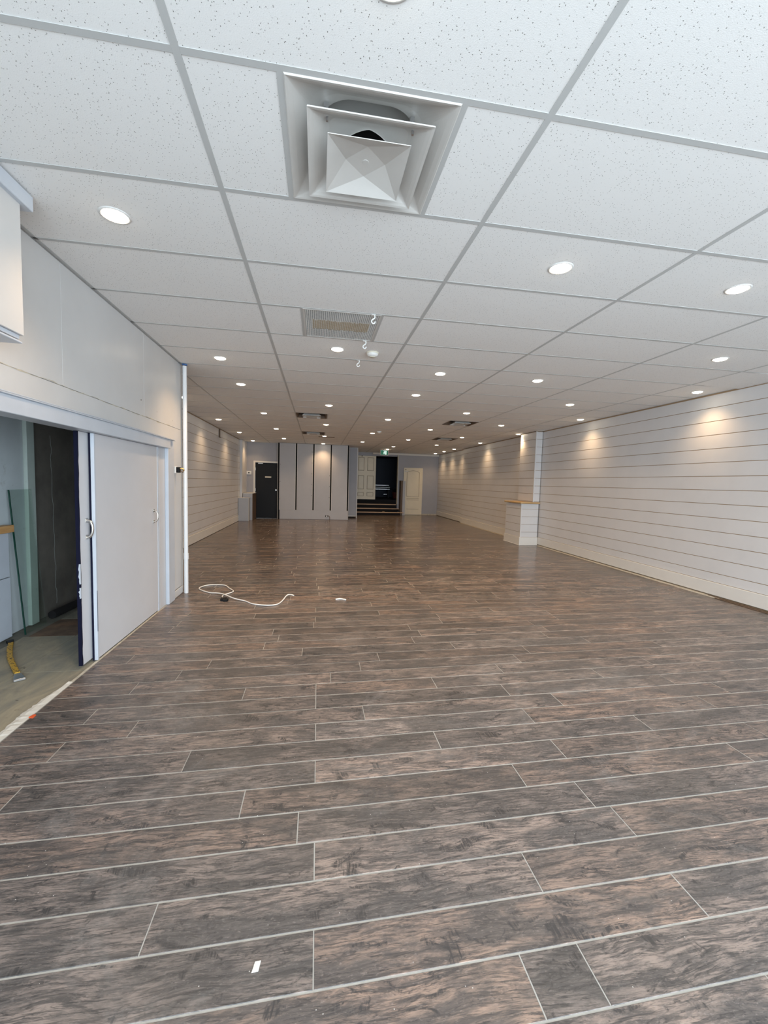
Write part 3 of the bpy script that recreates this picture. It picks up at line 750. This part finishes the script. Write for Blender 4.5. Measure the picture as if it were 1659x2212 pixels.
# recessed grey return
rt = structure(MB().box(1.05, 1.475, 15.7, YB, 0.07, H+0.05).build('wall_back_return', M['grey_wall']), 'grey recessed wall right of the panelled block', 'wall')
MB().box(1.06, 1.40, 15.705, 15.75, 0, 0.06).build('dark_gap', M['black_flat'], rt)
MB().box(1.07, 1.44, 15.69, 15.70, 0.06, 0.085).build('base_strip', M['panel_edge'], rt)
MB().box(1.45, 1.478, 15.692, 15.70, 0.0, H).build('corner_strip', M['panel_edge'], rt)
# right back wall with opening and steps
YW = 17.7
wb2 = structure(MB().box(3.41, XR+0.3, YW, YW+0.2, 0, H+0.05).build('wall_back_right', M['grey_wall']), 'grey back wall right of the stair opening', 'wall')
structure(MB().box(2.3, XR+0.12, YW-0.04, YW, 2.56, H-0.001).build('trim_9', M['panel_edge'], None, 0.003), 'pale crown strip along the top of the back wall', 'trim')
MB().box(3.39, 3.412, YW-0.015, YW+0.2, 0.44, 2.56).build('opening_edge', M['cream'], wb2)
MB().box(4.50, XR+0.10, YW-0.02, YW, 0.0, 0.055).build('base_strip', M['mortar'], wb2)
structure(MB().box(1.48, 3.41, YW+0.12, YW+0.24, 2.50, H+0.05).build('trim_8', M['grey_wall']), 'grey header above the stair opening', 'trim')
# steps
st = thing('stair_steps', (2.5, 17.3, 0), 'three black steps with light wood nosings up to the dark opening', 'steps')
os_ = (2.5, 17.3, 0)
for k, (y, z, xr) in enumerate(((17.30, 0.130, 3.62), (17.55, 0.275, 3.475), (17.80, 0.440, 3.50))):
    bx('riser', 1.48, min(xr, 3.49)-0.02 if k < 2 else 3.385, y+0.03, y+0.05, 0 if k == 0 else (0.13, 0.275)[k-1], z-0.03, M['black_flat'], 0, st, os_)
    bx('tread', 1.48, 3.385, y+0.02, y+0.28, z-0.03, z, M['black_flat'], 0.002, st, os_)
    bx('nosing', 1.48, xr if k < 2 else 3.385, y-0.012, y+0.02, z-0.036, z+0.002, M['nosing'], 0.004, st, os_)
bx('riser', 1.48, 3.385, 18.08, 18.10, 0.44, 0.62, M['black_flat'], 0, st, os_)
tag(MB().box(2.71, 2.80, 17.295, 17.36, 0.1335, 0.150).build('wood_scrap', M['pine'], None, 0.004), 'pale scrap lying on the lowest step nosing', 'scrap')
# knee wall right of the steps
kw = thing('knee_wall', (3.60, 17.45, 0), 'low grey and brown knee wall between steps and white door', 'knee wall')
MB().box(-0.035, 0.075, -0.12, 0.245, 0, 1.46).build('grey_face', M['grey_box'], kw, 0.002)
MB().box(-0.120, -0.035, -0.11, 0.245, 0, 1.47).build('brown_face', M['brown'], kw, 0.002)
# dark hall beyond
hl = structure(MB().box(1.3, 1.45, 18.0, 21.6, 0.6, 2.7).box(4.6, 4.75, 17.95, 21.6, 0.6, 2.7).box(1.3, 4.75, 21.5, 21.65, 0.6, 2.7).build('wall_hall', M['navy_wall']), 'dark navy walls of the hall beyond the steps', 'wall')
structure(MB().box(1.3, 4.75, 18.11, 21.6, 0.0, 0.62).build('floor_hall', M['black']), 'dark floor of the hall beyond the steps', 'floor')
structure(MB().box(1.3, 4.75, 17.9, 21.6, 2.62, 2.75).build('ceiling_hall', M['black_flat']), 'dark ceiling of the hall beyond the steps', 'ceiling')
# cream six-panel sliding door
d4 = structure(MB().box(1.56, 2.475, 17.95, 17.99, 0.628, 2.66).build('door_4', M['cream'], None, 0.004), 'cream six-panel door hanging beside the dark opening', 'door')
for (x0, x1) in ((1.70, 1.965), (2.10, 2.385)):
    for (z0, z1) in ((1.86, 2.43), (1.06, 1.65), (0.76, 0.93)):
        fr = MB()
        for a in ((x0, x1, z0, z0+0.018), (x0, x1, z1-0.018, z1), (x0, x0+0.018, z0, z1), (x1-0.018, x1, z0, z1)):
            fr.box(a[0], a[1], 17.938, 17.95, a[2], a[3])
        pn = fr.build('door_panel', M['cream_line'], d4)
        MB().box(x0+0.045, x1-0.045, 17.943, 17.951, z0+0.045, z1-0.045).build('raised_field', M['cream'], pn, 0.004)
MB().tube(smooth_pts([(1.78, 17.9, 2.60), (1.84, 17.88, 2.58), (1.87, 17.88, 2.52), (1.85, 17.88, 2.46)], 4), 0.018, 8).build('hook', M['brown'], d4, 0, True)
# cream arched-panel door
d5 = structure(MB().box(3.655, 4.492, 17.655, 17.70, 0.008, 2.035).build('door_5', M['cream'], None, 0.004), 'cream arched-panel door on the back wall right of the steps', 'door')
pts = [(3.80, 0.80), (3.80, 1.84)]+[(3.80+0.545*u, 1.84+0.075*math.sin(math.pi*u)) for u in [k/12 for k in range(1, 12)]]+[(4.345, 1.84), (4.345, 0.80), (3.80, 0.80)]
MB().tube([(x, 17.653, z) for x, z in pts], 0.009, 6).build('arched_panel', M['cream_line'], d5)
for z in (0.715, 0.655, 0.26):
    MB().box(3.80, 4.345, 17.648, 17.656, z-0.008, z+0.008).build('rail_moulding', M['cream_line'], d5, 0.002)
MB().box(3.70, 3.84, 17.60, 17.655, 1.86, 1.90).build('closer', M['panel_edge'], d5, 0.004)
MB().cyl((3.735, 17.655, 1.965), (3.735, 17.64, 1.965), 0.018, n=12).build('latch_hole', M['black'], d5)
# things in the dark hall
kb = thing('keyboard_stand', (3.05, 20.2, 0.62), 'silver keyboard on dark stand in the hall beyond the steps', 'keyboard')
MB().box(-0.5, 0.38, -0.15, 0.2, 0.60, 0.64).build('top_deck', M['silver'], kb, 0.006)
MB().box(-0.5, 0.42, -0.20, 0.18, 0.50, 0.54).build('key_deck', M['white_plastic'], kb, 0.006)
MB().box(-0.5, 0.42, -0.18, 0.18, 0.41, 0.45).build('lower_deck', M['silver'], kb, 0.006)
for x in (-0.42, 0.36): MB().box(x-0.03, x+0.03, -0.1, 0.15, 0.0, 0.60).build('leg', M['black'], kb, 0.004)
MB().box(0.12, 0.28, -0.16, -0.14, 0.17, 0.20).build('name_plate', M['silver'], kb)
pl = thing('potted_plant', (3.72, 19.9, 0.62), 'dark plant in a terracotta pot in the hall by the opening', 'plant')
MB().lathe([(0.0, 0.0), (0.10, 0.0), (0.145, 0.26), (0.15, 0.30), (0.13, 0.30), (0.12, 0.26), (0.0, 0.25)], (0, 0, 0), 20).build('pot', M['pot_red'], pl)
r = random.Random(8); mb = MB()
for k in range(26):
    a = r.random()*6.28; L = r.uniform(0.18, 0.34); e = r.uniform(0.4, 1.3)
    b0 = Vector((0, 0, 0.27)); d = Vector((math.cos(a)*math.cos(e), math.sin(a)*math.cos(e), math.sin(e))); s_ = Vector((-math.sin(a), math.cos(a), 0))
    mid = b0+d*L*0.6+Vector((0, 0, 0.03)); tip = b0+d*L
    mb.quads([b0-s_*0.006, b0+s_*0.006, mid+s_*0.035, tip, mid-s_*0.035], [(0, 1, 2, 4), (4, 2, 3)])
mb.build('leaves', M['leaf'], pl)
# exit sign
ex = thing('exit_sign', (2.475, 15.7, 2.50), 'green running-man exit sign hanging from the ceiling before the opening', 'sign')
MB().box(-0.155, 0.155, 0.0, 0.05, -0.10, 0.10).build('housing', M['white_plastic'], ex, 0.006)
MB().box(-0.138, 0.138, -0.004, 0.001, -0.082, 0.082).build('face', M['exit_green'], ex)
MB().box(0.0-0.02, 0.02, 0.01, 0.04, 0.10, 0.135).build('mount', M['white_plastic'], ex)
pic = MB()
pic.box(0.035, 0.075, -0.006, -0.0045, -0.070, 0.070)
pic.box(-0.045, 0.030, -0.006, -0.0045, 0.060, 0.070)
pic.cyl((0.0, -0.0045, 0.040), (0.0, -0.0065, 0.040), 0.013, n=12)
def limb(p, q, w):
    p, q = Vector((p[0], 0, p[1])), Vector((q[0], 0, q[1])); d = (q-p).normalized(); s_ = Vector((-d.z, 0, d.x))*w
    pic.hexa([(v.x, y, v.z) for y in (-0.0045, -0.0065) for v in (p-s_, p+s_, q+s_, q-s_)])
limb((-0.004, 0.026), (-0.014, -0.012), 0.009)
limb((-0.004, 0.022), (0.020, 0.008), 0.005); limb((0.020, 0.008), (0.030, 0.018), 0.004)
limb((-0.006, 0.022), (-0.030, 0.016), 0.005); limb((-0.030, 0.016), (-0.040, -0.002), 0.004)
limb((-0.014, -0.010), (0.008, -0.030), 0.006); limb((0.008, -0.030), (0.006, -0.062), 0.005)
limb((-0.016, -0.010), (-0.026, -0.040), 0.006); limb((-0.026, -0.040), (-0.050, -0.050), 0.005)
pic.build('running_man', M['exit_white'], ex)

# ------------------------------------------------------------------ CEILING FIXTURES
def cx(i): return GX+TX*(i+0.5)
def cy(j): return GY+TY*(j+0.5)
lightcols = [
    ('column along the far left wall', [(-2.16, cy(j)) for j in (9, 13, 17, 21)]),
    ('second column from the left', [(cx(-1)+(0.04 if j == 1 else 0), cy(j)) for j in (1, 5, 7, 11, 15, 19)]),
    ('third column from the left', [(cx(0), cy(j)) for j in (-1, 4, 9, 13, 17, 21)]),
    ('fourth column from the left', [(cx(1), cy(j)) for j in (1, 5, 7, 11, 15, 19)]),
    ('third column from the right', [(cx(2), cy(j)) for j in (1, 5, 9, 13, 17, 21, 23)]),
    ('second column from the right', [(cx(3), cy(j)) for j in (3, 7, 11, 15, 19)]),
    ('column along the right wall', [(4.83, cy(j)) for j in (5, 9, 13, 17, 21, 23, 25)]),
]
ORD = ['nearest', 'second', 'third', 'fourth', 'fifth', 'sixth', 'seventh', 'eighth']
ring_me = MB().lathe([(0.056, 0.002), (0.0565, -0.003), (0.062, -0.005), (0.070, -0.002), (0.072, 0.002)], (0, 0, 0), 28).mesh('trim_ring', M['white_plastic'], 0, True)
lens_me = MB().lathe([(0.0555, 0.002), (0.0555, -0.004), (0.046, -0.010), (0.03, -0.014), (0.0, -0.0155)], (0, 0, 0), 28).mesh('lens', M['lens'], 0, True)
sl = bpy.data.lights.new('pot_light_beam', 'SPOT')
sl.energy = SPOT_POWER; sl.color = SPOT_COLOR
sl.spot_size = math.radians(124); sl.spot_blend = 1.0; sl.shadow_soft_size = 0.05
sl2 = sl.copy(); sl2.name = 'pot_light_beam_wall'; sl2.energy = WALL_SPOT_POWER
for name, pts in lightcols:
    for k, (x, y) in enumerate(pts):
        lb = 'round recessed pot light, %s in the %s' % (ORD[k]+(' to the front' if k == 0 else ' from the front'), name)
        f = thing('pot_light', (x, y, ZT), lb, 'ceiling light', 'round recessed pot lights in the tiled ceiling')
        link('trim_ring', ring_me, f); link('lens', lens_me, f)
        so = bpy.data.objects.new('beam', sl2 if 'along' in name or y < 3 else sl); COL.objects.link(so); so.parent = f; so.location = (0, 0, -0.024)

# big square-cone supply diffuser near the camera
def ring_profile(levels, seg=10, rr=None):
    """square rings (half-size, z, corner radius) skinned into one surface"""
    mb = MB(); n = 4*seg
    for hs, z, cr in levels:
        for c, (sx, sy) in enumerate(((1, 1), (-1, 1), (-1, -1), (1, -1))):
            for k in range(seg):
                a = math.pi/2*(c+k/(seg-1)) if cr > 0 else math.pi/2*c+math.pi/4
                ox, oy = sx*(hs-cr), sy*(hs-cr)
                mb.v.append((ox+cr*math.cos(math.pi/2*(c+k/(seg-1))), oy+cr*math.sin(math.pi/2*(c+k/(seg-1))), z))
    for i in range(len(levels)-1):
        for k in range(n): mb.f.append((i*n+k, i*n+(k+1) % n, (i+1)*n+(k+1) % n, (i+1)*n+k))
    return mb
df = thing('supply_diffuser', (cx(0), cy(0), H), 'large white square cone air diffuser in the front part of the ceiling', 'air diffuser')
fr = ring_profile([(0.297, 0.004, 0.001), (0.292, -0.001, 0.001), (0.284, 0.001, 0.004), (0.268, 0.008, 0.02), (0.245, 0.022, 0.05), (0.222, 0.038, 0.08), (0.20, 0.050, 0.10), (0.184, 0.055, 0.11), (0.176, 0.058, 0.115), (0.172, 0.066, 0.115), (0.170, 0.130, 0.115)])
fr.build('outer_frame', M['white_metal'], df)
md = ring_profile([(0.224, -0.022, 0.003), (0.224, -0.027, 0.003), (0.214, -0.025, 0.004), (0.200, -0.019, 0.010), (0.178, -0.005, 0.02), (0.156, 0.010, 0.03), (0.146, 0.015, 0.03)])
hv = []
for k in range(40):
    w = math.pi/2*(k//10 + (k % 10)/9.0)
    hv.append((0.118*math.copysign(abs(math.cos(w))**1.4, math.cos(w)), 0.118*math.copysign(abs(math.sin(w))**1.4, math.sin(w))))
n0 = len(md.v)
md.v += [(x, y, 0.018) for x, y in hv]
md.f += [(n0-40+k, n0-40+(k+1) % 40, n0+(k+1) % 40, n0+k) for k in range(40)]
md.build('middle_cone', M['white_metal'], df)
MB().quads([(x, y, 0.019) for x, y in hv]+[(x*0.98, y*0.98, 0.032) for x, y in hv], [tuple(range(40, 80))]+[(k, (k+1) % 40, 40+(k+1) % 40, 40+k) for k in range(40)]).build('duct_neck', M['black'], df)
MB().quads([(x, y, 0.014) for x, y in hv]+[(x*0.98, y*0.98, 0.024) for x, y in hv], [(k, (k+1) % 40, 40+(k+1) % 40, 40+k) for k in range(40)]).build('neck_rim', M['white_metal'], df)
# faceted centre plate
a, d, zt_, ze = 0.152, 0.078, -0.014, -0.046
v = [(-a, -a, ze), (a, -a, ze), (a, a, ze), (-a, a, ze), (0, -d, zt_), (d, 0, zt_), (0, d, zt_), (-d, 0, zt_)]
v += [(x, y, z+0.003) for x, y, z in v[:4]] + [(-0.1, -0.1, 0.02), (0.1, -0.1, 0.02), (0.1, 0.1, 0.02), (-0.1, 0.1, 0.02)]
f = [(4, 5, 6, 7), (0, 1, 4), (1, 2, 5), (2, 3, 6), (3, 0, 7), (1, 5, 4), (2, 6, 5), (3, 7, 6), (0, 4, 7),
     (0, 1, 9, 8), (1, 2, 10, 9), (2, 3, 11, 10), (3, 0, 8, 11)]
cp = MB().quads(v, f).build('centre_plate', M['white_metal'], df)
MB().cyl((0, 0, zt_+0.001), (0, 0, zt_-0.0012), 0.013, n=20).build('centre_button', M['white_metal'], cp, 0.001)
for sx in (-1, 1):
    MB().box(sx*0.155-0.004, sx*0.155+0.004, -0.16, -0.152, -0.01, 0.05).box(sx*0.155-0.012, sx*0.155-0.004, -0.165, -0.150, 0.03, 0.045).build('hanger_clip', M['silver'], df)
MB().box(-0.15, 0.15, -0.15, 0.15, 0.033, 0.036).build('cone_back', M['white_metal'], df)
MB().box(-0.18, 0.18, -0.18, 0.18, 0.100, 0.104).build('neck_pan', M['white_metal'], df)

# return air grille (egg crate) with the brown filter behind
gr = thing('return_grille', (cx(0), cy(3), H), 'white egg crate return air grille with a brown filter behind it', 'air grille')
mb = MB()
for s in ((-0.30, -0.285, -0.30, 0.30), (0.285, 0.30, -0.30, 0.30), (-0.285, 0.285, -0.30, -0.287), (-0.285, 0.285, 0.287, 0.30)):
    mb.box(s[0], s[1], s[2], s[3], 0.001, 0.014)
mb.build('frame', M['white_metal'], gr)
mb = MB(); st_ = MB()
for k in range(40):
    x = -0.278+k*(0.556/39)
    if abs(x) < 0.232:
        ya, yb = -0.10+rng.uniform(-0.012, 0.012), 0.09+rng.uniform(-0.012, 0.012)
        mb.box(x-0.0034, x+0.0034, -0.287, ya, 0.002, 0.005); mb.box(x-0.0034, x+0.0034, yb, 0.287, 0.002, 0.005)
        st_.box(x-0.0034, x+0.0034, ya, yb, 0.002, 0.005)
    else: mb.box(x-0.0034, x+0.0034, -0.287, 0.287, 0.002, 0.005)
for k in range(40):
    y = -0.278+k*(0.556/39); mb.box(-0.285, 0.285, y-0.0009, y+0.0009, 0.0035, 0.005)
stuff(mb.build('egg_crate', M['white_plastic'], gr))
o = stuff(st_.build('stained_bars', M['filter'], gr)); o['label'] = 'brown stained bars'
MB().box(-0.29, 0.29, -0.29, 0.29, 0.014, 0.018).build('plenum_back', M['plenum'], gr)
MB().box(-0.235, 0.235, -0.10, 0.09, 0.0052, 0.009).build('filter_strip', M['filter'], gr)

# far square ceiling diffusers
def far_diff(x, y, label):
    t_ = thing('ceiling_diffuser', (x, y, H), label, 'air diffuser', 'square diffusers in the far ceiling')
    ring_profile([(0.298, 0.004, 0.001), (0.295, -0.004, 0.001), (0.27, 0.004, 0.003), (0.255, 0.055, 0.004)], 4).build('frame', M['brown'], t_)
    ring_profile([(0.175, -0.018, 0.002), (0.175, -0.012, 0.002), (0.13, 0.03, 0.003)], 4).build('middle_cone', M['white_metal'], t_)
    MB().quads([(-0.10, -0.10, -0.028), (0.10, -0.10, -0.028), (0.10, 0.10, -0.028), (-0.10, 0.10, -0.028), (0, 0, -0.012)], [(0, 1, 4), (1, 2, 4), (2, 3, 4), (3, 0, 4)]).build('centre_plate', M['white_metal'], t_)
    MB().box(-0.26, 0.26, -0.26, 0.26, 0.055, 0.06).build('duct_neck', M['black_flat'], t_)
far_diff(gx(0)+0.3048, cy(11), 'square ceiling diffuser on the left, nearer of its two')
far_diff(gx(0)+0.3048, cy(16), 'square ceiling diffuser on the left, farther of its two')
far_diff(gx(3)-0.3048, cy(11), 'square ceiling diffuser on the right, nearer of its two')
far_diff(gx(3)+0.3048, cy(16), 'square ceiling diffuser on the right, farther of its two')
tag(MB().box(0.0, 0.46, 12.24, 12.30, H-0.012, H+0.004).build('slot_vent', M['brown'], None, 0.003), 'thin dark slot vent in the ceiling before the panelled block', 'slot vent')
# smoke detectors
def detector(x, y, label, m):
    t_ = thing('smoke_detector', (x, y, ZT), label, 'smoke detector')
    MB().lathe([(0.0, 0.0), (0.062, 0.0), (0.063, -0.010), (0.058, -0.014)], (0, 0, 0), 28).build('base_ring', m, t_, 0, True)
    MB().lathe([(0.058, -0.012), (0.055, -0.024), (0.045, -0.036), (0.028, -0.042), (0.0, -0.044)], (0, 0, 0), 28).build('cover', M['white_plastic'], t_, 0, True)
    MB().lathe([(0.030, -0.041), (0.028, -0.046), (0.0, -0.047)], (0, 0, 0), 20).build('vent_cap', m, t_, 0, True)
detector(0.515, 4.20, 'cream round smoke detector beside the grille pot light', M['cream_plastic'])
detector(1.50, 10.45, 'white round smoke detector far down the ceiling', M['white_plastic'])
# ceiling hooks
def hook(x, y, label):
    t_ = thing('ceiling_hook', (x, y, H), label, 'hook', 'white hooks clipped to the ceiling grid')
    MB().box(-0.017, 0.017, -0.014, 0.014, -0.004, 0.0).build('clip', M['white_plastic'], t_, 0.001)
    pts = [(0.008, 0, -0.003), (0.012, 0, -0.016), (0.004, 0, -0.028), (-0.010, 0, -0.038), (-0.014, 0, -0.052), (-0.004, 0, -0.064), (0.010, 0, -0.060), (0.014, 0, -0.048)]
    MB().tube(smooth_pts(pts, 4), 0.0058, 8).build('hook_curl', M['white_plastic'], t_, 0, True)
hook(0.40, gy(3), 'white ceiling hook at the near edge of the return grille')
hook(0.40, gy(4), 'white ceiling hook at the far edge of the return grille')
hook(0.40, gy(5), 'white ceiling hook beyond the smoke detector')

# ------------------------------------------------------------------ small things on the floor
C_ = [(-1.013, 4.797), (-1.058, 4.913), (-1.049, 4.991), (-0.998, 5.069), (-0.982, 5.152), (-1.057, 5.287), (-1.146, 5.44), (-1.316, 5.461), (-1.393, 5.394), (-1.407, 5.283), (-1.325, 5.17), (-1.224, 5.082), (-1.136, 5.036), (-1.041, 4.951), (-0.908, 4.80), (-0.77, 4.709), (-0.679, 4.60), (-0.55, 4.539), (-0.43, 4.548), (-0.377, 4.667), (-0.331, 4.84), (-0.289, 4.85), (-0.25, 4.827)]
cb_ = thing('loose_cable', (-0.9, 4.9, 0), 'white looped cable with black plug lying on the plank floor', 'cable')
z_ = [0.009]*len(C_); z_[12] = 0.016; z_[13] = 0.022; z_[14] = 0.016; z_[20] = 0.03; z_[21] = 0.035; z_[22] = 0.03
MB().tube(smooth_pts([(x+0.9, y-4.9, z) for (x, y), z in zip(C_, z_)], 5), 0.0065, 8).build('cord', M['cable_white'], cb_, 0, True)
MB().box(-0.145, -0.085, -0.155, -0.09, 0, 0.03).box(-0.115, -0.06, -0.175, -0.125, 0, 0.026).build('plug', M['black'], cb_, 0.005)
tag(MB().tube(smooth_pts([(0.224, 4.722, 0.007), (0.278, 4.740, 0.008), (0.339, 4.70, 0.007)], 6), 0.0085, 8).build('cable_offcut', M['cable_white'], None, 0, True), 'short curved white cable offcut alone on the floor', 'cable offcut')
tag(MB().hexa([(-0.158, 1.092, 0.001), (-0.140, 1.094, 0.001), (-0.136, 1.118, 0.001), (-0.152, 1.118, 0.001), (-0.158, 1.092, 0.003), (-0.140, 1.094, 0.003), (-0.136, 1.118, 0.004), (-0.152, 1.118, 0.003)]).build('paper_scrap', M['paper']), 'tiny white paper scrap on the nearest floor planks', 'scrap')

# ------------------------------------------------------------------ front wall and street behind the camera
structure(MB().box(XL-0.1, -1.2, YF-0.2, YF, 0, H+0.05).box(4.7, XR+0.3, YF-0.2, YF, 0, H+0.05).box(-1.2, 4.7, YF-0.2, YF, 2.5, H+0.05).box(-1.2, 4.7, YF-0.2, YF, 0, 0.15).build('wall_front', M['partition']), 'front wall around the shop window', 'wall')
structure(MB().box(-30, 30, -40, YF-0.25, -0.2, -0.1).build('ground', M['stone']), 'grey pavement outside the shop front', 'ground')
